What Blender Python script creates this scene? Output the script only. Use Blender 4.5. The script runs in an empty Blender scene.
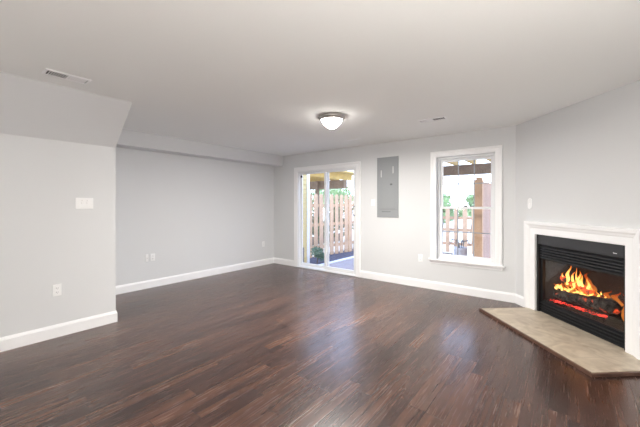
import bpy, bmesh, math, random
from mathutils import Vector, Matrix, noise
R = math.radians
scene = bpy.context.scene
COL = scene.collection

# ------------------------------------------------------------------ camera
W, HT, F = 640.0, 427.0, 315.0
CAMZ, YAW, HORY = 1.36, 38.2, 204.0
cd = bpy.data.cameras.new('camera'); cam = bpy.data.objects.new('camera', cd); COL.objects.link(cam)
cam.location = (0, 0, CAMZ); cam.rotation_euler = (R(90), 0, R(YAW))
cd.sensor_fit = 'HORIZONTAL'; cd.sensor_width = 36.0; cd.lens = 36.0*F/W
cd.shift_y = -(HT/2-HORY)/W; cd.clip_start = .05; cd.clip_end = 200
scene.camera = cam

# ------------------------------------------------------------------ sky, sun, exposure
SKY, SUN, LAMP, FILL = 5.0, 1.0, 26.0, 47.0  # last value: strength of the added fill globes
LAMP_W = 95.0
w = bpy.data.worlds.new('sky'); scene.world = w; w.use_nodes = True
nt = w.node_tree; bg = nt.nodes['Background']
tc = nt.nodes.new('ShaderNodeTexCoord'); sep = nt.nodes.new('ShaderNodeSeparateXYZ')
rp = nt.nodes.new('ShaderNodeValToRGB')
nt.links.new(tc.outputs['Generated'], sep.inputs[0]); nt.links.new(sep.outputs['Z'], rp.inputs[0])
rp.color_ramp.elements[0].position = 0.0; rp.color_ramp.elements[0].color = (.78, .86, 1, 1)
rp.color_ramp.elements[1].position = .7; rp.color_ramp.elements[1].color = (.42, .58, 1, 1)
e_ = rp.color_ramp.elements.new(.18); e_.color = (.62, .76, 1, 1)
nt.links.new(rp.outputs[0], bg.inputs[0]); bg.inputs[1].default_value = SKY
sd = bpy.data.lights.new('sun', 'SUN'); sun = bpy.data.objects.new('sun', sd); COL.objects.link(sun)
sd.energy = SUN; sd.angle = R(2); sd.color = (1, .95, .86)
sun.rotation_euler = Vector((.45, -1.0, 1.15)).to_track_quat('Z', 'Y').to_euler()
scene.view_settings.view_transform = 'Standard'
try: scene.view_settings.look = 'None'
except Exception: pass
scene.view_settings.gamma = 1; scene.view_settings.use_curve_mapping = False
scene.view_settings.exposure = 0.08

# ------------------------------------------------------------------ material helpers
def srgb(r, g, b):
    f = lambda v: (v/255/12.92) if v/255 <= .04045 else ((v/255+.055)/1.055)**2.4
    return (f(r), f(g), f(b), 1)
def mat(name, col, rough=.5, metal=0, spec=.5, bump=0, bscale=60, var=0, vscale=3, emit=None, es=0):
    m = bpy.data.materials.new(name); m.use_nodes = True
    n = m.node_tree; p = n.nodes['Principled BSDF']
    p.inputs['Base Color'].default_value = col; p.inputs['Roughness'].default_value = rough
    p.inputs['Metallic'].default_value = metal; p.inputs['Specular IOR Level'].default_value = spec
    t = n.nodes.new('ShaderNodeTexCoord')
    if bump:
        nz = n.nodes.new('ShaderNodeTexNoise'); nz.inputs['Scale'].default_value = bscale; nz.inputs['Detail'].default_value = 5
        b = n.nodes.new('ShaderNodeBump'); b.inputs['Strength'].default_value = bump; b.inputs['Distance'].default_value = .01
        n.links.new(t.outputs['Object'], nz.inputs[0]); n.links.new(nz.outputs[0], b.inputs['Height']); n.links.new(b.outputs[0], p.inputs['Normal'])
    if var:
        nz = n.nodes.new('ShaderNodeTexNoise'); nz.inputs['Scale'].default_value = vscale; nz.inputs['Detail'].default_value = 4
        r = n.nodes.new('ShaderNodeValToRGB')
        r.color_ramp.elements[0].position = .3; r.color_ramp.elements[1].position = .7
        r.color_ramp.elements[0].color = tuple(c*(1-var) for c in col[:3])+(1,)
        r.color_ramp.elements[1].color = tuple(min(1, c*(1+var)) for c in col[:3])+(1,)
        n.links.new(t.outputs['Object'], nz.inputs[0]); n.links.new(nz.outputs[0], r.inputs[0]); n.links.new(r.outputs[0], p.inputs['Base Color'])
    if emit: p.inputs['Emission Color'].default_value = emit; p.inputs['Emission Strength'].default_value = es
    return m
def mth(n, op, a, b=None, c=None):
    k = n.nodes.new('ShaderNodeMath'); k.operation = op
    for i, v in enumerate((a, b, c)):
        if v is None: continue
        if isinstance(v, (int, float)): k.inputs[i].default_value = v
        else: n.links.new(v, k.inputs[i])
    return k.outputs[0]

def floor_mat():
    m = bpy.data.materials.new('walnut_planks'); m.use_nodes = True
    n = m.node_tree; p = n.nodes['Principled BSDF']; L = n.links.new
    t = n.nodes.new('ShaderNodeTexCoord'); s = n.nodes.new('ShaderNodeSeparateXYZ'); L(t.outputs['Object'], s.inputs[0])
    PW, PL = .122, .92
    xs = mth(n, 'DIVIDE', s.outputs['X'], PW); row = mth(n, 'FLOOR', xs)
    wn = n.nodes.new('ShaderNodeTexWhiteNoise'); wn.noise_dimensions = '1D'; L(row, wn.inputs['W'])
    ys = mth(n, 'ADD', mth(n, 'DIVIDE', s.outputs['Y'], PL), mth(n, 'MULTIPLY', wn.outputs['Value'], 7.3))
    colm = mth(n, 'FLOOR', ys)
    cb = n.nodes.new('ShaderNodeCombineXYZ'); L(row, cb.inputs[0]); L(colm, cb.inputs[1])
    w2 = n.nodes.new('ShaderNodeTexWhiteNoise'); w2.noise_dimensions = '2D'; L(cb.outputs[0], w2.inputs['Vector'])
    # grain stretched along the plank, shifted for each plank
    g = n.nodes.new('ShaderNodeCombineXYZ')
    L(mth(n, 'MULTIPLY', s.outputs['X'], 19), g.inputs[0]); L(mth(n, 'MULTIPLY', s.outputs['Y'], 1.1), g.inputs[1]); L(mth(n, 'MULTIPLY', w2.outputs['Value'], 40), g.inputs[2])
    nz = n.nodes.new('ShaderNodeTexNoise'); nz.inputs['Scale'].default_value = 1; nz.inputs['Detail'].default_value = 3.5; nz.inputs['Roughness'].default_value = .5; nz.inputs['Distortion'].default_value = .6
    L(g.outputs[0], nz.inputs['Vector'])
    g2 = n.nodes.new('ShaderNodeCombineXYZ')
    L(mth(n, 'MULTIPLY', s.outputs['X'], 95), g2.inputs[0]); L(mth(n, 'MULTIPLY', s.outputs['Y'], 4), g2.inputs[1]); L(mth(n, 'MULTIPLY', w2.outputs['Value'], 90), g2.inputs[2])
    nf = n.nodes.new('ShaderNodeTexNoise'); nf.inputs['Scale'].default_value = 1; nf.inputs['Detail'].default_value = 3; L(g2.outputs[0], nf.inputs['Vector'])
    v = mth(n, 'ADD', mth(n, 'MULTIPLY', w2.outputs['Value'], .33), mth(n, 'ADD', mth(n, 'MULTIPLY', nz.outputs[0], .95), mth(n, 'MULTIPLY', nf.outputs[0], .12)))
    v = mth(n, 'SUBTRACT', v, .235)
    r = n.nodes.new('ShaderNodeValToRGB'); L(v, r.inputs[0]); cr = r.color_ramp
    cr.elements[0].position = .08; cr.elements[0].color = srgb(37, 25, 22)
    cr.elements[1].position = .92; cr.elements[1].color = srgb(114, 81, 64)
    for pos, c in ((.3, (57, 38, 32)), (.5, (76, 52, 43)), (.7, (94, 65, 52))):
        e = cr.elements.new(pos); e.color = srgb(*c)
    # seams
    fx = mth(n, 'FRACT', xs); fy = mth(n, 'FRACT', ys)
    ex = mth(n, 'MINIMUM', fx, mth(n, 'SUBTRACT', 1, fx)); ey = mth(n, 'MULTIPLY', mth(n, 'MINIMUM', fy, mth(n, 'SUBTRACT', 1, fy)), PL/PW)
    ed = mth(n, 'MINIMUM', ex, ey)
    seam = n.nodes.new('ShaderNodeMapRange'); L(ed, seam.inputs[0]); seam.inputs[1].default_value = .004; seam.inputs[2].default_value = .022
    mx = n.nodes.new('ShaderNodeMix'); mx.data_type = 'RGBA'; L(seam.outputs[0], mx.inputs['Factor'])
    mx.inputs[6].default_value = srgb(38, 24, 20); L(r.outputs[0], mx.inputs[7]); L(mx.outputs[2], p.inputs['Base Color'])
    ro = n.nodes.new('ShaderNodeMapRange'); L(nf.outputs[0], ro.inputs[0]); ro.inputs[3].default_value = .22; ro.inputs[4].default_value = .31
    L(ro.outputs[0], p.inputs['Roughness']); p.inputs['Specular IOR Level'].default_value = .7
    b = n.nodes.new('ShaderNodeBump'); b.inputs['Strength'].default_value = .12; b.inputs['Distance'].default_value = .004
    L(mth(n, 'ADD', seam.outputs[0], mth(n, 'MULTIPLY', nf.outputs[0], .12)), b.inputs['Height']); L(b.outputs[0], p.inputs['Normal'])
    return m
def glass_mat(name, tint=(1, 1, 1, 1), refl=.07):
    m = bpy.data.materials.new(name); m.use_nodes = True; n = m.node_tree; n.nodes.clear()
    o = n.nodes.new('ShaderNodeOutputMaterial'); a = n.nodes.new('ShaderNodeBsdfTransparent'); a.inputs[0].default_value = tint
    g = n.nodes.new('ShaderNodeBsdfGlossy'); g.inputs['Roughness'].default_value = .03
    x = n.nodes.new('ShaderNodeMixShader'); x.inputs[0].default_value = refl
    n.links.new(a.outputs[0], x.inputs[1]); n.links.new(g.outputs[0], x.inputs[2]); n.links.new(x.outputs[0], o.inputs[0])
    return m
def log_mat(name='charred_log', lo=.6, es=1.1):
    m = bpy.data.materials.new(name); m.use_nodes = True
    n = m.node_tree; p = n.nodes['Principled BSDF']; L = n.links.new
    t = n.nodes.new('ShaderNodeTexCoord'); nz = n.nodes.new('ShaderNodeTexNoise'); nz.inputs['Scale'].default_value = 22; nz.inputs['Detail'].default_value = 6
    L(t.outputs['Object'], nz.inputs[0])
    r = n.nodes.new('ShaderNodeValToRGB'); r.color_ramp.elements[0].position = .4; r.color_ramp.elements[0].color = (.01, .008, .007, 1)
    r.color_ramp.elements[1].position = .7; r.color_ramp.elements[1].color = (.11, .09, .075, 1)
    L(nz.outputs[0], r.inputs[0]); L(r.outputs[0], p.inputs['Base Color']); p.inputs['Roughness'].default_value = .9
    b = n.nodes.new('ShaderNodeBump'); b.inputs['Strength'].default_value = .8; b.inputs['Distance'].default_value = .01; L(nz.outputs[0], b.inputs['Height']); L(b.outputs[0], p.inputs['Normal'])
    n2 = n.nodes.new('ShaderNodeTexNoise'); n2.inputs['Scale'].default_value = 15; n2.inputs['Detail'].default_value = 3; L(t.outputs['Object'], n2.inputs[0])
    e = n.nodes.new('ShaderNodeValToRGB'); e.color_ramp.elements[0].position = lo; e.color_ramp.elements[0].color = (0, 0, 0, 1)
    e.color_ramp.elements[1].position = lo+.14; e.color_ramp.elements[1].color = (1, .09, .015, 1)
    L(n2.outputs[0], e.inputs[0]); L(e.outputs[0], p.inputs['Emission Color']); p.inputs['Emission Strength'].default_value = es
    return m
def flame_mat(name, lo, hi, s):
    m = bpy.data.materials.new(name); m.use_nodes = True; n = m.node_tree; n.nodes.clear(); L = n.links.new
    o = n.nodes.new('ShaderNodeOutputMaterial'); t = n.nodes.new('ShaderNodeTexCoord'); sp = n.nodes.new('ShaderNodeSeparateXYZ'); L(t.outputs['Generated'], sp.inputs[0])
    nz = n.nodes.new('ShaderNodeTexNoise'); nz.inputs['Scale'].default_value = 30; L(t.outputs['Object'], nz.inputs[0])
    r = n.nodes.new('ShaderNodeValToRGB'); r.color_ramp.elements[0].color = hi; r.color_ramp.elements[0].position = .35; r.color_ramp.elements[1].color = lo; r.color_ramp.elements[1].position = .95
    L(mth(n, 'ADD', sp.outputs['Z'], mth(n, 'MULTIPLY', mth(n, 'SUBTRACT', nz.outputs[0], .5), .9)), r.inputs[0])
    e = n.nodes.new('ShaderNodeEmission'); L(r.outputs[0], e.inputs[0]); e.inputs[1].default_value = s
    tr = n.nodes.new('ShaderNodeBsdfTransparent'); x = n.nodes.new('ShaderNodeMixShader')
    lw = n.nodes.new('ShaderNodeLayerWeight'); lw.inputs[0].default_value = .35
    L(mth(n, 'MULTIPLY', mth(n, 'SUBTRACT', 1, lw.outputs['Facing']), mth(n, 'SUBTRACT', 1.25, mth(n, 'MULTIPLY', sp.outputs['Z'], .8))), x.inputs[0])
    L(tr.outputs[0], x.inputs[1]); L(e.outputs[0], x.inputs[2]); L(x.outputs[0], o.inputs[0])
    return m
def tile_mat():
    m = bpy.data.materials.new('travertine_tile'); m.use_nodes = True
    n = m.node_tree; p = n.nodes['Principled BSDF']; L = n.links.new
    t = n.nodes.new('ShaderNodeTexCoord')
    nz = n.nodes.new('ShaderNodeTexNoise'); nz.inputs['Scale'].default_value = 5; nz.inputs['Detail'].default_value = 7; nz.inputs['Distortion'].default_value = 1.5; L(t.outputs['Object'], nz.inputs[0])
    r = n.nodes.new('ShaderNodeValToRGB'); r.color_ramp.elements[0].position = .3; r.color_ramp.elements[0].color = srgb(163, 148, 128)
    r.color_ramp.elements[1].position = .7; r.color_ramp.elements[1].color = srgb(203, 190, 170); L(nz.outputs[0], r.inputs[0])
    s = n.nodes.new('ShaderNodeSeparateXYZ'); L(t.outputs['Object'], s.inputs[0])
    fx = mth(n, 'FRACT', mth(n, 'DIVIDE', mth(n, 'ADD', s.outputs['X'], .02), .318)); fy = mth(n, 'FRACT', mth(n, 'DIVIDE', mth(n, 'ADD', s.outputs['Y'], .02), .318))
    e = mth(n, 'MINIMUM', mth(n, 'MINIMUM', fx, mth(n, 'SUBTRACT', 1, fx)), mth(n, 'MINIMUM', fy, mth(n, 'SUBTRACT', 1, fy)))
    mr = n.nodes.new('ShaderNodeMapRange'); L(e, mr.inputs[0]); mr.inputs[1].default_value = .004; mr.inputs[2].default_value = .014
    mx = n.nodes.new('ShaderNodeMix'); mx.data_type = 'RGBA'; L(mr.outputs[0], mx.inputs['Factor']); mx.inputs[6].default_value = srgb(172, 160, 143); L(r.outputs[0], mx.inputs[7])
    L(mx.outputs[2], p.inputs['Base Color']); p.inputs['Roughness'].default_value = .45
    return m
def lap_mat(name, col, pitch=.115):
    m = mat(name, col, .6); n = m.node_tree; p = n.nodes['Principled BSDF']; L = n.links.new
    t = n.nodes.new('ShaderNodeTexCoord'); s = n.nodes.new('ShaderNodeSeparateXYZ'); L(t.outputs['Object'], s.inputs[0])
    f = mth(n, 'FRACT', mth(n, 'DIVIDE', s.outputs['Z'], pitch)); b = n.nodes.new('ShaderNodeBump'); b.inputs['Strength'].default_value = 1; b.inputs['Distance'].default_value = .02
    L(mth(n, 'SUBTRACT', 1, f), b.inputs['Height']); L(b.outputs[0], p.inputs['Normal'])
    return m

M = dict(
 floor=floor_mat(), tile=tile_mat(), glass=glass_mat('clear_glass', refl=.06), fglass=glass_mat('firebox_glass', (.93, .93, .93, 1), .045), log=log_mat(), hotlog=log_mat('glowing_log', .42, 1.7),
 wall=mat('grey_wall_paint', srgb(220, 221, 222), .75, spec=.25, bump=.03, bscale=180),
 ceil=mat('ceiling_paint', srgb(244, 245, 243), .85, spec=.2, bump=.04, bscale=150),
 trim=mat('white_trim_paint', srgb(247, 247, 248), .38),
 vinyl=mat('white_vinyl', srgb(236, 237, 238), .4), plate=mat('white_plastic', srgb(246, 246, 246), .35),
 slot=mat('dark_slot', (.02, .02, .02, 1), .6), panel=mat('grey_enamel', srgb(150, 153, 155), .45, bump=.02),
 panel_dark=mat('grey_enamel_seam', srgb(105, 108, 110), .5),
 nickel=mat('brushed_nickel', srgb(178, 174, 170), .35, metal=.85), chrome=mat('dull_steel', srgb(120, 120, 122), .35, metal=.8),
 black=mat('black_metal', (.018, .018, .02, 1), .42, bump=.02), blackfrm=mat('black_trim', (.008, .008, .009, 1), .5),
 hood=mat('charcoal_metal', (.035, .035, .038, 1), .4), firewall=mat('sooty_firebrick', (.03, .024, .022, 1), .9, bump=.5, bscale=20),
 edge=mat('dark_wood_edging', srgb(92, 66, 54), .4, var=.25, vscale=12), duct=mat('duct_dark', (.06, .06, .06, 1), .7),
 cedar=mat('pale_cedar', srgb(208, 174, 142), .8, var=.15, vscale=4, bump=.2, bscale=40),
 cedar2=mat('weathered_cedar', srgb(196, 160, 128), .8, var=.2, vscale=4, bump=.2, bscale=40),
 pine=mat('yellow_pine', srgb(196, 168, 100), .75, var=.12, vscale=5), beam=mat('grey_brown_beam', srgb(122, 104, 88), .85, var=.2, vscale=6),
 siding=lap_mat('cream_siding', srgb(206, 186, 128)), brownwall=mat('taupe_boards', srgb(170, 140, 124), .8, var=.12, vscale=3),
 concrete=mat('patio_concrete', srgb(158, 148, 146), .85, var=.08, vscale=2.5, bump=.2), curb=mat('pale_kerb', srgb(225, 225, 225), .8),
 gravel=mat('dark_gravel', srgb(78, 78, 92), .9, var=.5, vscale=60, bump=1, bscale=60), yard=mat('pale_ground', srgb(214, 206, 190), .9, var=.1, vscale=1),
 leaf=mat('pale_green_leaves', srgb(146, 170, 118), .6, var=.3, vscale=2), leaf2=mat('shrub_leaves', srgb(88, 122, 96), .6, var=.3, vscale=8),
 hedge=mat('dark_hedge_leaves', srgb(84, 104, 66), .7, var=.35, vscale=3),
 bark=mat('grey_bark', srgb(110, 96, 84), .9, bump=.5, bscale=15), pot=mat('white_glazed_pot', srgb(235, 238, 242), .3), stem=mat('dry_grey_stems', srgb(120, 120, 122), .7),
 ember=mat('glowing_embers', (.05, .01, .01, 1), .9, emit=(1, .05, .03, 1), es=1.6),
 flame=flame_mat('flame_yellow', (1, .16, .01, 1), (1, .55, .13, 1), 3.2), flame_and_glow=flame_mat('flame_orange_and_glow', (.9, .08, .005, 1), (1, .30, .05, 1), .7),
)
em = mat('lamp_glass', (.9, .9, .88, 1), .4)
def lampglass(s):
    m = mat('lit_opal_glass', (.9, .9, .88, 1), .4, emit=(1, .96, .9, 1), es=s); return m

# ------------------------------------------------------------------ mesh helpers
def box(bm, x0, x1, y0, y1, z0, z1):
    vs = [bm.verts.new(p) for p in ((x0,y0,z0),(x1,y0,z0),(x1,y1,z0),(x0,y1,z0),(x0,y0,z1),(x1,y0,z1),(x1,y1,z1),(x0,y1,z1))]
    for f in ((0,3,2,1),(4,5,6,7),(0,1,5,4),(1,2,6,5),(2,3,7,6),(3,0,4,7)): bm.faces.new([vs[i] for i in f])
def prism(bm, pts, a0, a1, axis='Y'):
    """closed polygon extruded along an axis; pts are the other two coordinates"""
    def P(u, v, a): return {'Y': (u, a, v), 'X': (a, u, v), 'Z': (u, v, a)}[axis]
    A = [bm.verts.new(P(u, v, a0)) for u, v in pts]; B = [bm.verts.new(P(u, v, a1)) for u, v in pts]
    n = len(pts); bm.faces.new(A); bm.faces.new(B[::-1])
    for i in range(n): bm.faces.new((A[i], B[i], B[(i+1) % n], A[(i+1) % n]))
def lathe(bm, prof, n=40, c=(0, 0, 0)):
    rings = []
    for r, z in prof:
        rings.append([bm.verts.new((c[0]+r*math.cos(2*math.pi*i/n), c[1]+r*math.sin(2*math.pi*i/n), c[2]+z)) for i in range(n)])
    for a, b in zip(rings, rings[1:]):
        for i in range(n): bm.faces.new((a[i], a[(i+1) % n], b[(i+1) % n], b[i]))
    bm.faces.new(rings[0]); bm.faces.new(rings[-1][::-1])
def tube(bm, pts, rad, n=8):
    pts = [Vector(p) for p in pts]; rings = []
    rads = rad if isinstance(rad, (list, tuple)) else [rad]*len(pts)
    for i, p in enumerate(pts):
        d = (pts[min(i+1, len(pts)-1)]-pts[max(i-1, 0)]).normalized()
        u = d.orthogonal().normalized() if i == 0 else (u-d*u.dot(d)).normalized()
        v = d.cross(u)
        rings.append([bm.verts.new(p+(u*math.cos(2*math.pi*k/n)+v*math.sin(2*math.pi*k/n))*rads[i]) for k in range(n)])
    for a, b in zip(rings, rings[1:]):
        for k in range(n): bm.faces.new((a[k], a[(k+1) % n], b[(k+1) % n], b[k]))
    bm.faces.new(rings[0]); bm.faces.new(rings[-1][::-1])
def frame_profile(bm, rect, prof, y=0.0):
    """mitred picture-frame moulding in the local XZ plane. rect = inner (x0,x1,z0,z1);
    prof = list of (offset outward, depth towards -y)"""
    x0, x1, z0, z1 = rect; rings = []
    for sx, sz in ((-1, -1), (1, -1), (1, 1), (-1, 1)):
        cx = x0 if sx < 0 else x1; cz = z0 if sz < 0 else z1
        rings.append([bm.verts.new((cx+sx*o, y-d, cz+sz*o)) for o, d in prof])
    n = len(prof)
    for k in range(4):
        a, b = rings[k], rings[(k+1) % 4]
        for i in range(n): bm.faces.new((a[i], a[(i+1) % n], b[(i+1) % n], b[i]))
def arch_profile(bm, x0, x1, z0, z1, prof, y=0.0):
    """three-sided mitred moulding: two jambs down to z0 and a head"""
    rings = []
    for cx, cz, sx, sz in ((x0, z0, -1, 0), (x0, z1, -1, 1), (x1, z1, 1, 1), (x1, z0, 1, 0)):
        rings.append([bm.verts.new((cx+sx*o, y-d, cz+sz*o)) for o, d in prof])
    n = len(prof)
    for k in range(3):
        a, b = rings[k], rings[k+1]
        for i in range(n): bm.faces.new((a[i], a[(i+1) % n], b[(i+1) % n], b[i]))
    bm.faces.new(rings[0]); bm.faces.new(rings[3][::-1])
def obj(name, bm, m, parent=None, bevel=0, smooth=False, seg=2, label=None):
    bmesh.ops.recalc_face_normals(bm, faces=bm.faces)
    me = bpy.data.meshes.new(name); bm.to_mesh(me); bm.free(); me.materials.append(m)
    o = bpy.data.objects.new(name, me); COL.objects.link(o)
    if parent: o.parent = parent
    if bevel:
        b = o.modifiers.new('bevel', 'BEVEL'); b.width = bevel; b.segments = seg; b.limit_method = 'ANGLE'; b.angle_limit = R(40)
    if smooth:
        for f in me.polygons: f.use_smooth = True
    if label: o['label'] = label
    return o
def B(*boxes):
    bm = bmesh.new()
    for b in boxes: box(bm, *b)
    return bm
def thing(name, label, cat, loc=(0, 0, 0), rz=0, group=None, kind=None):
    o = bpy.data.objects.new(name, None); COL.objects.link(o); o.empty_display_size = .1
    o.location = loc; o.rotation_euler = (0, 0, rz); o['label'] = label; o['category'] = cat
    if group: o['group'] = group
    if kind: o['kind'] = kind
    return o
def tag(o, label, cat, group=None, kind=None):
    o['label'] = label; o['category'] = cat
    if group: o['group'] = group
    if kind: o['kind'] = kind
    return o
def struct(name, bm, m, label=None, cat='wall', **k):
    o = obj(name, bm, m, **k); o['kind'] = 'structure'; o['category'] = cat
    if label: o['label'] = label
    return o

# ------------------------------------------------------------------ room shell
CH, XL, YB, YR = 2.44, -5.33, 5.06, -4.2
XN, YN = -4.105, 1.40                      # stair wall face and its end
CX, CY = -.56, YB                          # corner where the diagonal wall starts
DX, DY = .663, -.749; NX, NY = .749, .663  # along / into the diagonal wall
DL = 1.875; XR, YD = CX+DX*DL, CY+DY*DL
RZD = math.atan2(DY, DX)
struct('floor', B((XL-.15, XR+.9, YR-.15, YB+.02, -.1, 0)), M['floor'], 'dark walnut plank floor running towards the patio door', 'floor')
struct('ceiling', B((XL-.15, XR+.9, YR-.15, YB+.16, CH, CH+.12)), M['ceil'], 'flat off-white painted ceiling over the whole room', 'ceiling')
D0, D1, DT = -4.60, -3.115, 2.06            # door opening
W0, W1, WB, WT = -1.635, -.812, .475, 2.095 # window opening
struct('wall_back', B((XL-.15, D0, YB, YB+.14, 0, CH), (D0, D1, YB, YB+.14, DT, CH), (D1, W0, YB, YB+.14, 0, CH),
    (W0, W1, YB, YB+.14, 0, WB), (W0, W1, YB, YB+.14, WT, CH), (W1, CX+.35, YB, YB+.14, 0, CH)), M['wall'], 'light grey wall holding the patio door, breaker panel and window')
struct('wall_left', B((XL-.15, XL, YR, YB, 0, CH)), M['wall'], 'pale grey long wall under the ceiling soffit')
bm = bmesh.new(); prism(bm, [(XL+.001, 0), (XN, 0), (XN, 2.01), (-3.645, CH), (XL+.001, CH)], YR, YN)
struct('wall_stair', bm, M['wall'], 'near grey wall at left with sloped bulkhead meeting the ceiling')
bm = bmesh.new(); prism(bm, [(XL, 2.215), (-5.05, 2.215), (-5.02, CH), (XL, CH)], YN, YB)
struct('trim_1', bm, M['wall'], 'boxed grey soffit running along the top of the left wall', 'soffit')
# diagonal wall with the firebox opening
O0, O1, OT = .385, 1.487, .985
def diag(bm):
    for v in bm.verts:
        x, y, z = v.co; v.co = (CX+DX*x+NX*y, CY+DY*x+NY*y, z)
    return bm
struct('wall_fireplace', diag(B((0, O0, 0, .1, 0, CH), (O1, DL, 0, .1, 0, CH), (O0, O1, 0, .1, OT, CH))), M['wall'], 'light grey diagonal corner wall around the fireplace')
struct('wall_right', B((XR, XR+.14, YR, YD+.1, 0, CH)), M['wall'], 'light grey right wall just outside the view')
struct('wall_rear', B((XL-.15, XR+.14, YR-.14, YR, 0, CH)), M['wall'], 'light grey wall behind the camera')
# baseboards: profiled board 13 cm high
def base_prof(t=.014, h=.13): return [(0, 0), (t, 0), (t, h-.028), (t*.75, h-.018), (t*.45, h-.008), (t*.3, h), (0, h)]
def baseboard(name, p0, p1, label, e0=0, e1=0):
    p0, p1 = Vector(p0), Vector(p1); d = (p1-p0).normalized(); nrm = Vector((-d.y, d.x))   # room lies to the left of p0->p1
    bm = bmesh.new(); A, Bq = [], []
    for o, z in base_prof():
        a = p0+nrm*o-d*e0*o; b = p1+nrm*o+d*e1*o
        A.append(bm.verts.new((a.x, a.y, z))); Bq.append(bm.verts.new((b.x, b.y, z)))
    n = len(A); bm.faces.new(A); bm.faces.new(Bq[::-1])
    for i in range(n): bm.faces.new((A[i], Bq[i], Bq[(i+1) % n], A[(i+1) % n]))
    return struct(name, bm, M['trim'], label, 'baseboard')
baseboard('baseboard_left', (XL, YB), (XL, YN), 'white baseboard along the long left wall', -1, -1)
baseboard('baseboard_stair_end', (XL, YN), (XN, YN), 'white baseboard around the end of the near left wall', -1, 1)
baseboard('baseboard_near', (XN, YN), (XN, YR), 'white baseboard along the near left wall', 1, -1)
baseboard('baseboard_back_left', (D0-.105, YB), (XL, YB), 'short white baseboard left of the patio door', 0, -1)
tq = math.tan(R(41.5)/2)
baseboard('baseboard_back', (CX, YB), (D1+.085, YB), 'white baseboard between patio door and fireplace corner', -tq, 0)
baseboard('baseboard_diagonal', (CX+DX*.222, CY+DY*.222), (CX, CY), 'very short white baseboard left of the fireplace surround', 0, -tq)
baseboard('baseboard_right', (XR, YR), (XR, YD), 'white baseboard on the right wall', -1, -tq)

# ------------------------------------------------------------------ sliding patio door
door = thing('door_1', 'white two-panel sliding glass patio door', 'door', ((D0+D1)/2, YB, 0), kind='structure')
hw = (D1-D0)/2
cas = [(0, 0), (0, .014), (.01, .018), (.05, .018), (.062, .024), (.085, .024), (.09, .018), (.09, 0)]
bm = bmesh.new(); arch_profile(bm, -hw, hw, 0, DT, cas); obj('casing', bm, M['trim'], door)
obj('door_frame', B((-hw, -hw+.025, .0, .13, 0, DT), (hw-.025, hw, .0, .13, 0, DT), (-hw+.025, hw-.025, .0, .13, DT-.025, DT), (-hw+.025, hw-.025, .0, .13, 0, .028)), M['vinyl'], door, bevel=.003)
def sash(parent, name, x0, x1, z0, z1, y0, y1, st, rb, rt, m=M['vinyl']):
    s = obj(name, B((x0, x0+st, y0, y1, z0, z1), (x1-st, x1, y0, y1, z0, z1), (x0+st, x1-st, y0, y1, z0, z0+rb), (x0+st, x1-st, y0, y1, z1-rt, z1)), m, parent, bevel=.004)
    obj('glass_pane', B((x0+st, x1-st, (y0+y1)/2-.003, (y0+y1)/2+.003, z0+rb, z1-rt)), M['glass'], s)
    return s
sash(door, 'door_panel', -hw+.026, .035, .029, DT-.026, .075, .11, .035, .06, .035)
sl = sash(door, 'door_panel', -.035, hw-.026, .029, DT-.026, .025, .06, .05, .07, .035)
bm = bmesh.new(); hx = hw-.026-.025
tube(bm, [(hx, .025, 1.14), (hx, -.015, 1.15), (hx-.012, -.035, 1.18), (hx-.012, -.035, 1.28), (hx, -.015, 1.31), (hx, .025, 1.32)], .008)
obj('door_handle', bm, M['chrome'], sl, smooth=True)
obj('latch_plate', B((hx-.018, hx+.018, .02, .026, 1.1, 1.36)), M['vinyl'], sl, bevel=.002)
obj('door_sensor', B((-hw+.04, -hw+.078, .055, .0745, DT-.13, DT-.085)), M['slot'], door, bevel=.004, label='small black alarm contact')
obj('threshold', B((-hw, hw, -.02, .0, 0, .02)), M['vinyl'], door, bevel=.004)

# ------------------------------------------------------------------ window
win = thing('window_1', 'white double-hung window with grid muntins', 'window', ((W0+W1)/2, YB, 0), kind='structure')
ww = (W1-W0)/2
bm = bmesh.new(); arch_profile(bm, -ww, ww, WB+.02, WT, [(0, 0), (0, .012), (.012, .018), (.055, .018), (.066, .026), (.086, .026), (.09, .018), (.09, 0)]); obj('casing', bm, M['trim'], win)
obj('window_sill', B((-ww-.115, ww+.115, -.05, 0, WB-.005, WB+.02), (-ww, ww, 0, .06, WB-.005, WB+.02)), M['trim'], win, bevel=.005)
obj('apron', B((-ww-.09, ww+.09, -.016, 0, WB-.055, WB-.005)), M['trim'], win, bevel=.004)
obj('window_frame', B((-ww, -ww+.03, .05, .13, WB+.02, WT), (ww-.03, ww, .05, .13, WB+.02, WT), (-ww+.03, ww-.03, .05, .13, WT-.03, WT), (-ww+.03, ww-.03, .06, .13, WB+.0, WB+.04)), M['vinyl'], win, bevel=.003)
mid = 1.30
def wsash(z0, z1, y0, rb, rt):
    x0, x1, st = -ww+.031, ww-.031, .04
    s = sash(win, 'window_sash', x0, x1, z0, z1, y0, y0+.03, st, rb, rt)
    gx0, gx1, gz0, gz1 = x0+st, x1-st, z0+rb, z1-rt; bx = []
    for k in (1, 2): x = gx0+(gx1-gx0)*k/3; bx.append((x-.007, x+.007, y0+.011, y0+.021, gz0, gz1))
    zc = (gz0+gz1)/2; bx.append((gx0, gx1, y0+.010, y0+.022, zc-.007, zc+.007))
    obj('muntin_grid', B(*bx), M['panel'], s, label='thin grey grid between the panes')
    return s
lo = wsash(WB+.041, mid+.018, .062, .055, .034)
up = wsash(mid-.016, WT-.031, .096, .034, .04)
obj('sash_lock', B((-.03, .03, .05, .085, mid+.0185, mid+.03), (-.008, .03, .045, .06, mid+.03, mid+.04)), M['chrome'], win, bevel=.003)

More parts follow.
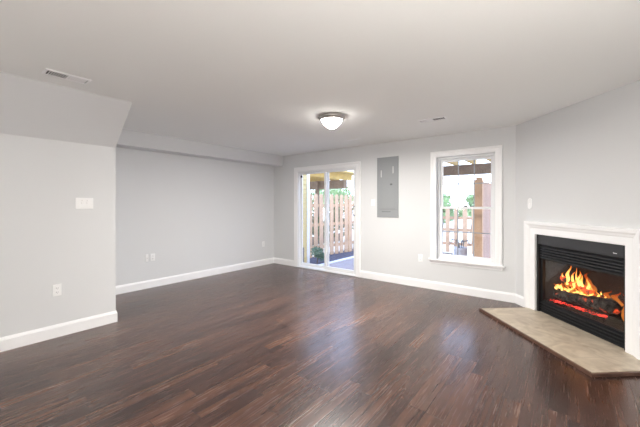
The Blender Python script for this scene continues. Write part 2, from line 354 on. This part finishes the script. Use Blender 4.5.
# ------------------------------------------------------------------ fireplace
fp = thing('fireplace', 'corner gas fireplace with white moulded surround and black louvred insert', 'fireplace', (CX, CY, 0), RZD)
bm = bmesh.new()
arch_profile(bm, O0, O1, .0, OT, [(0, 0), (0, .028), (.01, .032), (.075, .032), (.085, .040), (.105, .046), (.12, .058), (.15, .062), (.155, .055), (.155, 0)])
obj('surround', bm, M['trim'], fp)
HB, U0, G0, G1 = .86, .69, .165, .69
bz = .03
for a_ in (O0+.001, O1-.032): obj('insert_side', B((a_, a_+.031, -.004, .05, bz, OT-.002)), M['blackfrm'], fp, bevel=.002)
hood = obj('hood_panel', B((O0+.032, O1-.032, -.006, .03, HB+.005, OT-.002)), M['hood'], fp, bevel=.004)
bm = bmesh.new(); box(bm, 1.358, 1.362, -.0075, -.006, HB+.035, HB+.045); box(bm, 1.366, 1.372, -.0075, -.006, HB+.035, HB+.042); box(bm, 1.376, 1.382, -.0075, -.006, HB+.035, HB+.042); box(bm, 1.386, 1.394, -.0075, -.006, HB+.035, HB+.041)
obj('maker_mark', bm, M['plate'], hood, label='tiny pale maker mark')
def louvres(name, z0, z1, n):
    bm = bmesh.new(); box(bm, O0+.032, O1-.032, .052, .06, z0, z1)
    p = (z1-z0)/n
    for i in range(n):
        a = z0+i*p
        prism(bm, [(.05, a+p*.86), (.012, a+p*.42), (.012, a+p*.18), (.016, a+p*.18), (.02, a+p*.34), (.052, a+p*.72)], O0+.032, O1-.032, 'X')
    return obj(name, bm, M['black' if n == 4 else 'hood'], fp)
obj('shadow_gap', B((O0+.032, O1-.032, .031, .06, HB-.014, OT-.002)), M['blackfrm'], fp)
louvres('upper_louvres', U0, HB-.012, 5); louvres('lower_louvres', bz, G0, 4)
obj('glass_trim', B((O0+.032, O0+.06, .03, .055, G0, G1), (O1-.06, O1-.032, .03, .055, G0, G1), (O0+.06, O1-.06, .03, .055, G0, G0+.015), (O0+.06, O1-.06, .03, .055, G1-.012, G1)), M['blackfrm'], fp, bevel=.002)
obj('glass_front', B((O0+.06, O1-.06, .040, .044, G0+.015, G1-.012)), M['fglass'], fp)
bm = bmesh.new()   # open-fronted tapered firebox
a0, a1, b0, b1, dd = O0+.05, O1-.05, O0+.17, O1-.17, .42
zz0, zz1 = .14, .73
def quad(*p): bm.faces.new([bm.verts.new(q) for q in p])
quad((a0, .056, zz0), (b0, dd, zz0), (b0, dd, zz1), (a0, .056, zz1)); quad((b0, dd, zz0), (b1, dd, zz0), (b1, dd, zz1), (b0, dd, zz1))
quad((b1, dd, zz0), (a1, .056, zz0), (a1, .056, zz1), (b1, dd, zz1)); quad((a0, .056, zz0), (a1, .056, zz0), (b1, dd, zz0), (b0, dd, zz0))
quad((a0, .056, zz1), (a1, .056, zz1), (b1, dd, zz1), (b0, dd, zz1))
bmesh.ops.remove_doubles(bm, verts=bm.verts, dist=.001)
fbx = obj('firebox', bm, M['firewall'], fp); so = fbx.modifiers.new('thick', 'SOLIDIFY'); so.thickness = .012; so.offset = 1

def FP(u, d, z): return (CX+DX*u+NX*d, CY+DY*u+NY*d, z)
# burner grate
gr = thing('fire_grate', 'black iron grate under the burning logs', 'grate', FP(.85, .22, .152), RZD)
bm = bmesh.new()
for x in (-.28, -.14, 0, .14, .28): tube(bm, [(x, -.09, .0), (x, -.09, .035), (x, .11, .035), (x, .11, 0)], .007, 6)
obj('grate_bars', bm, M['blackfrm'], gr); bm = bmesh.new()
tube(bm, [(-.33, -.06, .046), (.33, -.06, .046)], .006, 6); tube(bm, [(-.33, .08, .046), (.33, .08, .046)], .006, 6); obj('cross_bar', bm, M['blackfrm'], gr)
def log(p0, p1, r0, r1, seed, label, m='log'):
    p0, p1 = Vector(FP(*p0)), Vector(FP(*p1)); c = (p0+p1)/2; bm = bmesh.new(); n = 16; k = 26
    d = p1-p0; L = d.length; rings = []
    for i in range(k+1):
        t = i/k; r = r0+(r1-r0)*t; e = min(1, math.sin(math.pi*min(t*9, .5)))*min(1, math.sin(math.pi*min((1-t)*9, .5))); r *= .72+.28*e
        ring = []
        for j in range(n):
            a = 2*math.pi*j/n; q = Vector((t*L*8+seed*3.1, math.cos(a)*1.4, math.sin(a)*1.4))
            rr = r*(1+.30*noise.noise(q)+.14*noise.noise(q*3.3))
            ring.append(bm.verts.new((t*L-L/2, rr*math.cos(a), rr*math.sin(a))))
        rings.append(ring)
    for A, Bq in zip(rings, rings[1:]):
        for j in range(n): bm.faces.new((A[j], A[(j+1) % n], Bq[(j+1) % n], Bq[j]))
    bm.faces.new(rings[0]); bm.faces.new(rings[-1][::-1])
    o = obj('fire_log', bm, M[m], smooth=True); o.location = c; o.rotation_euler = d.to_track_quat('X', 'Z').to_euler()
    return tag(o, label, 'log', 'gas logs burning in the firebox')
log((.50, .155, .268), (1.24, .15, .335), .052, .072, 1, 'thick charred log at the front of the fire, dark and nearest the glass')
log((.42, .30, .30), (1.10, .31, .33), .05, .05, 2, 'charred log at the back of the fire, behind the flames')
log((.42, .24, .47), (.90, .24, .385), .026, .034, 4, 'thin glowing log lying on top, sloping down to the right', 'hotlog')
log((.60, .27, .34), (.98, .17, .415), .025, .03, 6, 'short charred branch crossed over the front log', 'hotlog')
# embers
bm = bmesh.new(); rnd = random.Random(5)
for i in range(230):
    u = rnd.uniform(.47, 1.19); z = .196+.035*(u-.47)/.7+rnd.uniform(-.014, .012); r = rnd.uniform(.002, .0065)*(1.5 if math.sin(u*23) > .2 else .7)
    dq = .095+rnd.uniform(-.006, .02)
    bmesh.ops.create_icosphere(bm, subdivisions=1, radius=r, matrix=Matrix.Translation(FP(u, dq, z)) @ Matrix.Rotation(rnd.uniform(0, 3), 4, 'Z') @ Matrix.Diagonal((1.8, 1, .7, 1)))
tag(obj('ember_bed', bm, M['ember']), 'line of red glowing embers below the front log', 'embers', kind='stuff')
# fire
fire = thing('fire', 'yellow and orange gas flames licking over the logs, with modelled reflected glow at right', 'fire', FP(.78, .21, .38), RZD)
def flame(u, d, z0, z1, wd, seed, m):
    bm = bmesh.new(); n = 12; k = 18; rings = []; r_ = random.Random(seed); ph = r_.uniform(0, 6); lean = r_.uniform(-.25, .25)
    for i in range(k+1):
        t = i/k; h = z1-z0
        r = wd*(math.sin(math.pi*min(1, t*.85+.15))**.9)*(1-t)**.45+.0012
        cx = u-.78+wd*1.0*math.sin(t*8+ph)*t+lean*h*t; cy = d-.21+.3*wd*math.sin(t*4+ph*2)*t
        rings.append([bm.verts.new((cx+r*math.cos(2*math.pi*j/n)*(1+.7*noise.noise(Vector((j*.8, t*7, seed)))), cy+.55*r*math.sin(2*math.pi*j/n), z0-.38+h*t)) for j in range(n)])
    for A, Bq in zip(rings, rings[1:]):
        for j in range(n): bm.faces.new((A[j], A[(j+1) % n], Bq[(j+1) % n], Bq[j]))
    bm.faces.new(rings[0]); bm.faces.new(rings[-1][::-1])
    obj('flame', bm, m, fire, smooth=True)
fl = [(.585, .22, .40, .645, .034, 1), (.63, .23, .40, .58, .025, 2), (.745, .22, .40, .60, .030, 3), (.79, .23, .39, .57, .028, 4), (.70, .20, .39, .50, .025, 8),
      (.85, .22, .37, .545, .026, 5), (.50, .23, .43, .53, .018, 6), (.96, .17, .37, .46, .022, 9), (1.03, .17, .36, .44, .020, 10), (1.08, .19, .36, .42, .016, 11), (.90, .18, .37, .47, .026, 12)]
fr = random.Random(77)
for i in range(8):
    u = fr.choice((fr.uniform(.52, .70), fr.uniform(.70, .92), fr.uniform(.5, 1.1))); top = .66-.26*abs(u-.66)/.4 if u > .5 else .5
    z0 = fr.uniform(.37, .42); fl.append((u, fr.uniform(.19, .27), z0, z0+max(.04, (top-z0)*fr.uniform(.3, .85)), fr.uniform(.009, .017), 100+i))
for f_ in fl: flame(*f_[:4], f_[4]*.78, f_[5], M['flame'])
for i in range(14):
    u = .50+i*.043; flame(u, .155, .325+.02*(i % 2)+.025*i/14, .385+.02*((i*7) % 3), .022, 30+i, M['flame'])
for u, d, z0, z1, wd, sd_ in ((.44, .25, .42, .50, .02, 61), (.54, .26, .36, .52, .045, 62), (.67, .27, .36, .56, .045, 63), (.78, .27, .36, .60, .05, 68), (.88, .27, .34, .54, .045, 69), (.60, .17, .31, .42, .04, 70), (.73, .165, .32, .43, .04, 71), (1.20, .29, .20, .46, .045, 64), (1.25, .25, .18, .40, .04, 65), (1.11, .30, .30, .47, .05, 66), (1.28, .21, .17, .33, .03, 67), (1.01, .30, .32, .46, .045, 72)):
    flame(u, d, z0, z1, wd, sd_, M['flame_and_glow'])  # low bodies at far right mimic fire glow reflected on the side wall
ld = bpy.data.lights.new('fire_glow', 'POINT'); ld.energy = .5; ld.color = (1, .38, .1); ld.shadow_soft_size = .08
lo_ = bpy.data.objects.new('fire_glow', ld); COL.objects.link(lo_); lo_.location = (.32, .06, .08); lo_.parent = fire

# hearth
he = thing('hearth', 'beige tiled fireplace hearth with thin dark wood edging', 'hearth', (CX, CY, 0), RZD)
obj('tile_slab', B((.27, 1.80, -.645, -.0155, 0, .03), (O0+.002, O1-.002, -.0155, .05, 0, .029)), M['tile'], he, bevel=.002)
bm = bmesh.new(); bw = .022
prism(bm, [(.27-bw, -.645-bw), (1.80+bw, -.645-bw), (1.80+bw, -.2), (1.80, -.2), (1.80, -.645), (.27, -.645), (.27, -.02), (.27-bw, -.02)], 0, .028, 'Z')
obj('wood_edging', bm, M['edge'], he, bevel=.003)

# ------------------------------------------------------------------ electrical panel, plates
pn = thing('electrical_panel', 'grey metal breaker panel set in the wall between door and window', 'electrical panel', (-2.474, YB, 1.65))
obj('panel_cover', B((-.203, .203, -.012, 0, -.525, .53)), M['panel'], pn, bevel=.003)
pd = obj('panel_door', B((-.165, .165, -.020, -.0125, -.38, .42)), M['panel'], pn, bevel=.003)
obj('latch', B((.055, .095, -.028, -.0205, .035, .065)), M['panel_dark'], pd, bevel=.003, label='dark push latch')
obj('raised_rib', B((-.12, -.112, -.024, -.0205, .18, .30)), M['plate'], pd); obj('raised_rib', B((.105, .113, -.024, -.0205, .24, .36)), M['plate'], pd)
bm = bmesh.new(); box(bm, -.11, .06, -.0145, -.0125, -.43, -.42); obj('lower_slot', bm, M['panel_dark'], pn)
for x in (-.185, .185):
    for z in (-.5, .5):
        bm = bmesh.new(); bmesh.ops.create_uvsphere(bm, u_segments=10, v_segments=6, radius=.006, matrix=Matrix.Translation((x, -.012, z))); obj('screw', bm, M['nickel'], pn)
def plate(name, label, cat, loc, rz, kind='outlet', w=.072, h=.118, group=None):
    t = thing(name, label, cat, loc, rz, group)   # local -y faces the room
    obj('cover_plate', B((-w/2, w/2, -.007, 0, -h/2, h/2)), M['plate'], t, bevel=.003)
    if kind == 'outlet':
        for s in (-1, 1):
            bm = bmesh.new(); lathe(bm, [(.0165, 0), (.0165, .004)], 20); bm.transform(Matrix.Translation((0, -.007, s*.021)) @ Matrix.Rotation(R(90), 4, 'X'))
            r = obj('receptacle', bm, M['plate'], t); obj('slot', B((-.008, -.0055, -.0125, -.0112, s*.021-.003, s*.021+.007), (.0055, .008, -.0125, -.0112, s*.021-.003, s*.021+.007), (-.002, .002, -.0125, -.0112, s*.021-.011, s*.021-.007)), M['slot'], r)
    elif kind == 'switch':
        n = max(1, round(w/.046)-1) if w > .08 else 1
        for i in range(n):
            x = (i-(n-1)/2)*.046; k = obj('switch_toggle', B((x-.005, x+.005, -.018, -.0075, -.006, .016)), M['plate'], t, bevel=.002)
            bm = bmesh.new(); lathe(bm, [(.003, 0), (.003, .002)], 10); bm.transform(Matrix.Translation((x, -.007, .03)) @ Matrix.Rotation(R(90), 4, 'X')); obj('plate_screw', bm, M['nickel'], t)
    elif kind == 'coax':
        bm = bmesh.new(); lathe(bm, [(.0055, 0), (.0055, .012)], 12); bm.transform(Matrix.Translation((0, -.007, 0)) @ Matrix.Rotation(R(90), 4, 'X')); obj('cable_connector', bm, M['nickel'], t)
    return t
plate('light_switch', 'white triple light switch plate on the near left wall', 'light switch', (XN, 1.10, 1.367), R(90), 'switch', .16, .118)
plate('wall_outlet', 'white power outlet low on the near left wall, below the switches', 'outlet', (XN, .868, .48), R(90))
plate('cable_outlet', 'narrow white cable plate low on the long left wall, nearer plate of two', 'cable outlet', (XL, 2.262, .49), R(90), 'coax', .045, .118)
plate('wall_outlet', 'white outlet on the long left wall right beside the narrow cable plate', 'outlet', (XL, 2.352, .49), R(90))
plate('wall_outlet', 'white outlet on the left wall close to the far corner', 'outlet', (XL, 4.73, .47), R(90))
plate('wall_outlet', 'white outlet on the back wall just left of the window', 'outlet', (-1.89, YB, .478), 0)
plate('light_switch', 'small white light switch between patio door and breaker panel', 'light switch', (-2.76, YB, 1.385), 0, 'switch')
ov = thing('fireplace_switch', 'white rounded switch plate above the fireplace, near the corner', 'light switch', (CX+DX*.268, CY+DY*.268, 1.365), RZD)
bm = bmesh.new(); P_ = []
for i in range(24):
    a = 2*math.pi*i/24; P_.append((.036*math.cos(a), .034*math.sin(a)+(.036 if math.sin(a) >= 0 else -.036)))
prism(bm, P_, -.008, 0, 'Y'); obj('cover_plate', bm, M['plate'], ov, bevel=.002)
obj('switch_toggle', B((-.005, .005, -.017, -.0085, -.006, .014)), M['plate'], ov, bevel=.002)

# ------------------------------------------------------------------ ceiling fittings
def vent(label, x, y, rz, L, Wd, n, group):
    t = thing('ceiling_vent', label, 'vent', (x, y, CH), rz, group)
    bm = bmesh.new(); frame_profile(bm, (-L/2+.018, L/2-.018, -Wd/2+.018, Wd/2-.018), [(0, 0), (0, .008), (.012, .007), (.018, .002), (.018, 0)])
    bm.transform(Matrix.Rotation(R(90), 4, 'X')); obj('vent_frame', bm, M['trim'], t)
    obj('backing', B((-L/2+.018, L/2-.018, -Wd/2+.018, Wd/2-.018, -.002, -.0005)), M['duct'], t)
    bm = bmesh.new(); hx = L/2-.02; hy = Wd/2-.018
    for s in (-1, 1):
        for i in range(n):
            x0 = s*(.008+(hx-.014)*(i+.5)/n)
            q = [(x0-.0065, -.0022), (x0-.0035, -.0022), (x0+.006, -.0085), (x0+.003, -.0085)]
            if s < 0: q = [(2*x0-a, b) for a, b in q]
            prism(bm, q, -hy, hy, 'Y')
    box(bm, -.006, .006, -hy, hy, -.009, -.002)
    obj('vent_louvres', bm, M['trim'], t)
    return t
vent('white ceiling vent near the sloped bulkhead at upper left, nearest the viewer', -3.335, .775, R(90), .31, .15, 8, None)
vent('white ceiling vent near the back wall, between panel and window', -1.36, 4.05, 0, .34, .13, 8, None)
vent('narrow white ceiling vent close to the back wall above the patio door', -2.815, 4.50, 0, .30, .06, 8, None)
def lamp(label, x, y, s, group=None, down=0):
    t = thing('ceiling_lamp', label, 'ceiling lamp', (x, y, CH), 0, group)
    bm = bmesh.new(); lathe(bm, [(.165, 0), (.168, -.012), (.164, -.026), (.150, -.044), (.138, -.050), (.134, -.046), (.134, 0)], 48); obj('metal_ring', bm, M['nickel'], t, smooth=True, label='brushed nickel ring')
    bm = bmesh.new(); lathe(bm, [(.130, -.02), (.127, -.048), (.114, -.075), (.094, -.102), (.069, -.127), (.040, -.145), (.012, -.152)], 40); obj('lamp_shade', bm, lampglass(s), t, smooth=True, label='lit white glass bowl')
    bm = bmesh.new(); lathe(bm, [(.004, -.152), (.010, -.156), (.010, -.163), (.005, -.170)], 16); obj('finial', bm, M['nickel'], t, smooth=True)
    if down:
        l = bpy.data.lights.new('bulb', 'AREA'); l.shape = 'DISK'; l.size = .2; l.energy = down; l.color = (1, .97, .92)
        q = bpy.data.objects.new('bulb', l); COL.objects.link(q); q.parent = t; q.location = (0, 0, -.174)
    return t
lamp('lit flush ceiling lamp, white glass bowl in a brushed nickel ring', -2.29, 3.145, LAMP, down=LAMP_W)
def fill_globe(label, x, y, z, r, s):  # unseen glowing globes on stands, added to fill the room with light
    t = thing('fill_light', label, 'added fill light', (x, y, 0), 0, 'added fill globes out of view around the camera')
    bm = bmesh.new(); lathe(bm, [(.14, 0), (.14, .012), (.03, .03), (.02, .05)], 32); obj('base', bm, M['nickel'], t, smooth=True)
    bm = bmesh.new(); tube(bm, [(0, 0, .03), (0, 0, z-r-.01)], .011, 12); obj('pole', bm, M['nickel'], t, smooth=True)
    bm = bmesh.new(); bmesh.ops.create_uvsphere(bm, u_segments=32, v_segments=16, radius=r, matrix=Matrix.Translation((0, 0, z))); obj('fill_light_globe', bm, lampglass(s), t, smooth=True)
fill_globe('added unseen fill globe by the right wall, beside the viewer', .42, .40, 1.25, .17, FILL*2.3)
fill_globe('added unseen fill globe behind the viewer in the middle of the room', -1.4, -1.2, 1.3, .17, FILL*.4)
fill_globe('added unseen fill globe behind the viewer near the stair wall', -3.0, -1.5, 1.3, .17, FILL*.15)
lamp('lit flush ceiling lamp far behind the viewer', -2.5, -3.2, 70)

# ------------------------------------------------------------------ outside
GZ = -.12
struct('ground', B((-26, 14, YB+.14, 45, GZ-.2, GZ-.03)), M['yard'], 'pale sunlit ground beyond the patio', 'ground')
tag(obj('patio_slab', B((-4.62, 1.5, YB+.15, 9.3, GZ-.03, GZ)), M['concrete'], bevel=.01), 'grey concrete patio slab outside the glass door', 'patio', kind='structure')
tag(obj('patio_kerb', B((-4.75, -4.625, YB+.15, 9.3, GZ-.03, GZ+.02)), M['curb'], bevel=.01), 'pale kerb along the patio edge by the fence', 'kerb', kind='structure')
tag(obj('gravel_strip', B((-5.6, -4.755, YB+.15, 9.3, GZ-.03, GZ-.001)), M['gravel']), 'dark gravel strip between patio kerb and fence', 'gravel', kind='stuff')
sdg = thing('siding_wall', 'cream lap siding wing with white corner post left of patio door', 'wall', (-5.0, 5.22, GZ))
bm = bmesh.new(); z = 0.0
while z < 2.9:
    prism(bm, [(-.02, z), (.018, z), (.002, z+.115), (-.02, z+.115)], 0, .60, 'Y'); z += .115
obj('lap_boards', bm, M['siding'], sdg)
obj('corner_post', B((-.04, .03, .60, .69, 0, 2.9)), M['vinyl'], sdg, bevel=.004)

leafball_later = []
def picket_bm(wd, h, t=.018):
    bm = bmesh.new(); prism(bm, [(-wd/2, 0), (wd/2, 0), (wd/2, h-.05), (wd*.22, h), (-wd*.22, h), (-wd/2, h-.05)], -t/2, t/2, 'Y'); return bm
def fence(label, p0, p1, h, pitch, wd, group, mat_=M['cedar'], back=False):
    p0, p1 = Vector(p0), Vector(p1); d = p1-p0; L = d.length; rz = math.atan2(d.y, d.x)
    t = thing('wooden_fence', label, 'fence', (p0.x, p0.y, GZ), rz, group)
    for z in (.28, h*.52, h-.3):
        obj('fence_rail', B((0, L, -.02, .02, z-.04, z+.04)), M['cedar2'], t)
    x = 0
    while x <= L:
        obj('fence_post', B((x-.045, x+.045, .021, .11, 0, h-.12)), M['cedar2'], t); x += 2.2
    first = None; n = int(L/pitch)
    for i in range(n+1):
        if first is None: o = first = obj('fence_picket', picket_bm(wd, h), mat_, t)
        else: o = first.copy(); COL.objects.link(o); o.parent = t
        o.location = (i*pitch, -.031, .02)
        if back and i < n:
            q = first.copy(); COL.objects.link(q); q.parent = t; q.location = (i*pitch+pitch/2, .031, .02)
    return t
fence('tall dog-eared cedar picket fence seen through the patio door', (-5.55, 6.1), (-5.15, 9.6), 1.74, .215, .14, None)
hd = thing('hedge', 'dark green hedge glimpsed between the pickets outside the patio door', 'hedge', (-7.4, 8.2, GZ-.03))
hrnd = random.Random(21); bm = bmesh.new()
for i in range(26): leafball_later.append((bm, (hrnd.uniform(-.3, .3), -2.4+i*.2, hrnd.uniform(.3, 1.3)), .42, 110, .07, hrnd))
hbm = bm
fence('lower pale picket fence seen through the window, across the yard', (-4.6, 10.0), (.8, 10.0), 1.36, .245, .12, None)
# our own deck over the patio
dk = thing('upper_deck', 'wooden deck overhead with joists seen through top of window', 'deck', (-2.0, 5.3, GZ))
obj('deck_beam', B((-.9, 2.3, 2.22, 2.40, 2.14, 2.36)), M['beam'], dk)
for i in range(12): obj('deck_board', B((-.9, 2.3, i*.21, i*.21+.13, 2.56, 2.60)), M['cedar2'], dk)
for i in range(9): obj('deck_joist', B((-.8+i*.38, -.8+i*.38+.04, 0, 2.5, 2.361, 2.559)), M['pine'], dk)
obj('deck_post', B((-.85, -.76, 2.24, 2.38, 0, 2.14)), M['beam'], dk)
# neighbouring deck
nd = thing('neighbour_deck', 'yellow pine deck with grey-brown beam beyond the picket fence', 'deck', (-6.6, 6.3, GZ))
obj('deck_beam', B((-4.2, 0, 3.55, 3.75, 2.07, 2.39)), M['beam'], nd)
obj('deck_boards', B((-4.2, .5, 0, 4.2, 2.60, 2.64)), M['pine'], nd)
for i in range(8): obj('deck_joist', B((-4.1+i*.58, -4.1+i*.58+.045, 0, 4.1, 2.391, 2.599)), M['pine'], nd)
obj('deck_post', B((-1.30, -1.18, 3.43, 3.549, 0, 2.39)), M['beam'], nd); obj('deck_post', B((-4.1, -3.98, 3.43, 3.549, 0, 2.39)), M['beam'], nd)
# privacy partition right of window
pt = thing('privacy_partition', 'taupe board privacy screen with tan end boards at right of the window', 'partition', (-1.15, 5.42, GZ))
for i in range(22):
    obj('partition_board', B((-.012, .012, i*.14, i*.14+.134, 0, 1.86)), M['cedar2'] if i < 3 else M['brownwall'], pt)
obj('partition_rail', B((-.05, -.0125, .44, 3.0, 1.12, 1.20)), M['brownwall'], pt); obj('partition_rail', B((-.05, -.0125, .44, 3.0, .3, .38)), M['brownwall'], pt)
obj('partition_post', B((.0125, .1, .0, .09, 0, 1.90)), M['cedar2'], pt)
# planter
pl = thing('planter', 'tall white planter with spindly grey stems outside the window', 'planter', (-1.60, 6.35, GZ))
bm = bmesh.new(); lathe(bm, [(.085, 0), (.10, .02), (.115, .60), (.12, .66), (.105, .66), (.10, .62)], 28); obj('pot', bm, M['pot'], pl, smooth=True)
rnd = random.Random(3)
for i in range(11):
    a = rnd.uniform(0, 6.28); l = rnd.uniform(.10, .22); bm = bmesh.new()
    tube(bm, [(.03*math.cos(a), .03*math.sin(a), .6), (.06*math.cos(a), .06*math.sin(a), .72+l*.3), (l*.8*math.cos(a), l*.8*math.sin(a), .72+l*.45), (l*1.15*math.cos(a), l*1.15*math.sin(a), .66+l*.2)], [.008, .007, .007, .003], 6)
    obj('stem', bm, M['stem'], pl, smooth=True)
# small patio stand
st = thing('patio_stand', 'low wooden patio stand with small dark pots outside window', 'stand', (-1.92, 6.3, GZ))
obj('stand_top', B((-.22, .16, -.12, .12, .50, .52)), M['bark'], st, bevel=.003)
for x, y in ((-.2, -.1), (.12, -.1), (-.2, .08), (.12, .08)): obj('leg', B((x, x+.03, y, y+.03, 0, .5)), M['bark'], st)
obj('stand_shelf', B((-.2, .15, -.1, .11, .34, .355)), M['cedar'], st)
for k, (x, m_) in enumerate(((-.12, 'gravel'), (.04, 'bark'))):
    bm = bmesh.new(); lathe(bm, [(.035, 0), (.05, .10), (.042, .10), (.04, .09)], 20); o = obj('flower_pot', bm, M[m_], smooth=True); o.location = (-1.92+x, 6.3, GZ+.356)
    tag(o, ('small slate-coloured pot at left on the patio stand shelf', 'small brown pot at right on the patio stand shelf')[k], 'pot', 'pots on the patio stand')
# shrub and stake at the siding
def leafball(bm, c, r, n, s, rnd):
    for i in range(n):
        d = Vector((rnd.gauss(0, 1), rnd.gauss(0, 1), rnd.gauss(0, 1))).normalized()*r*(rnd.random()**.4); p = Vector(c)+Vector((d.x, d.y, d.z*.8))
        u = Vector((rnd.gauss(0, 1), rnd.gauss(0, 1), rnd.gauss(0, 1))).normalized(); v = u.orthogonal().normalized()
        bm.faces.new([bm.verts.new(q) for q in (p-u*s, p+v*s*.45, p+u*s, p-v*s*.45)])
for a_ in leafball_later: leafball(*a_)
obj('foliage', hbm, M['hedge'], hd)
obj('stems', B((-.03, .03, -2.3, 2.6, 0, .3)), M['bark'], hd)
sh = thing('shrub', 'small green shrub at the foot of the siding outside the door', 'shrub', (-4.93, 6.15, GZ))
rnd = random.Random(8); bm = bmesh.new(); leafball(bm, (0, 0, .28), .17, 260, .035, rnd); leafball(bm, (.05, .1, .16), .14, 160, .03, rnd); obj('foliage', bm, M['leaf2'], sh)
bm = bmesh.new(); tube(bm, [(0, 0, 0), (.01, .01, .2), (0, .02, .34)], [.014, .01, .005], 6); obj('stem', bm, M['bark'], sh)
o = obj('garden_stake', B((-.015, .015, -.015, .015, 0, .46)), M['chrome'], bevel=.003); o.location = (-4.80, 5.48, GZ+.02); tag(o, 'thin dark stake standing at the patio edge by the door', 'stake')
# trees
def tree(label, x, y, h, r, seed, n=1400):
    t = thing('tree', label, 'tree', (x, y, GZ-.03), 0, 'trees beyond the fences'); rnd = random.Random(seed)
    bm = bmesh.new(); tube(bm, [(0, 0, 0), (.05, .03, h*.35), (-.04, .02, h*.7), (0, 0, h*.9)], [.16, .12, .08, .03], 10)
    for i in range(6):
        a = rnd.uniform(0, 6.28); z = h*rnd.uniform(.35, .65); tube(bm, [(0, 0, z), (r*.4*math.cos(a), r*.4*math.sin(a), z+h*.12), (r*.75*math.cos(a), r*.75*math.sin(a), z+h*.18)], [.06, .04, .015], 6)
    obj('trunk', bm, M['bark'], t, smooth=True)
    bm = bmesh.new()
    for i in range(14):
        a = rnd.uniform(0, 6.28); q = rnd.uniform(0, r*.8); leafball(bm, (q*math.cos(a), q*math.sin(a), h*rnd.uniform(.42, .95)), r*.45, n//14, .13, rnd)
    obj('crown', bm, M['leaf'], t)
tree('pale green tree at left beyond the fence outside the patio door', -15.4, 17.5, 3.0, 1.5, 1)
tree('pale green tree at right beyond the fence outside the patio door', -12.6, 17.8, 2.6, 1.6, 2)
tree('small pale tree in the left of the window, beyond the low fence', -5.6, 18, 1.95, 1.1, 3, 900)
tree('small pale tree in the middle of the window, beyond the low fence', -3.9, 18, 2.15, .7, 4, 700)
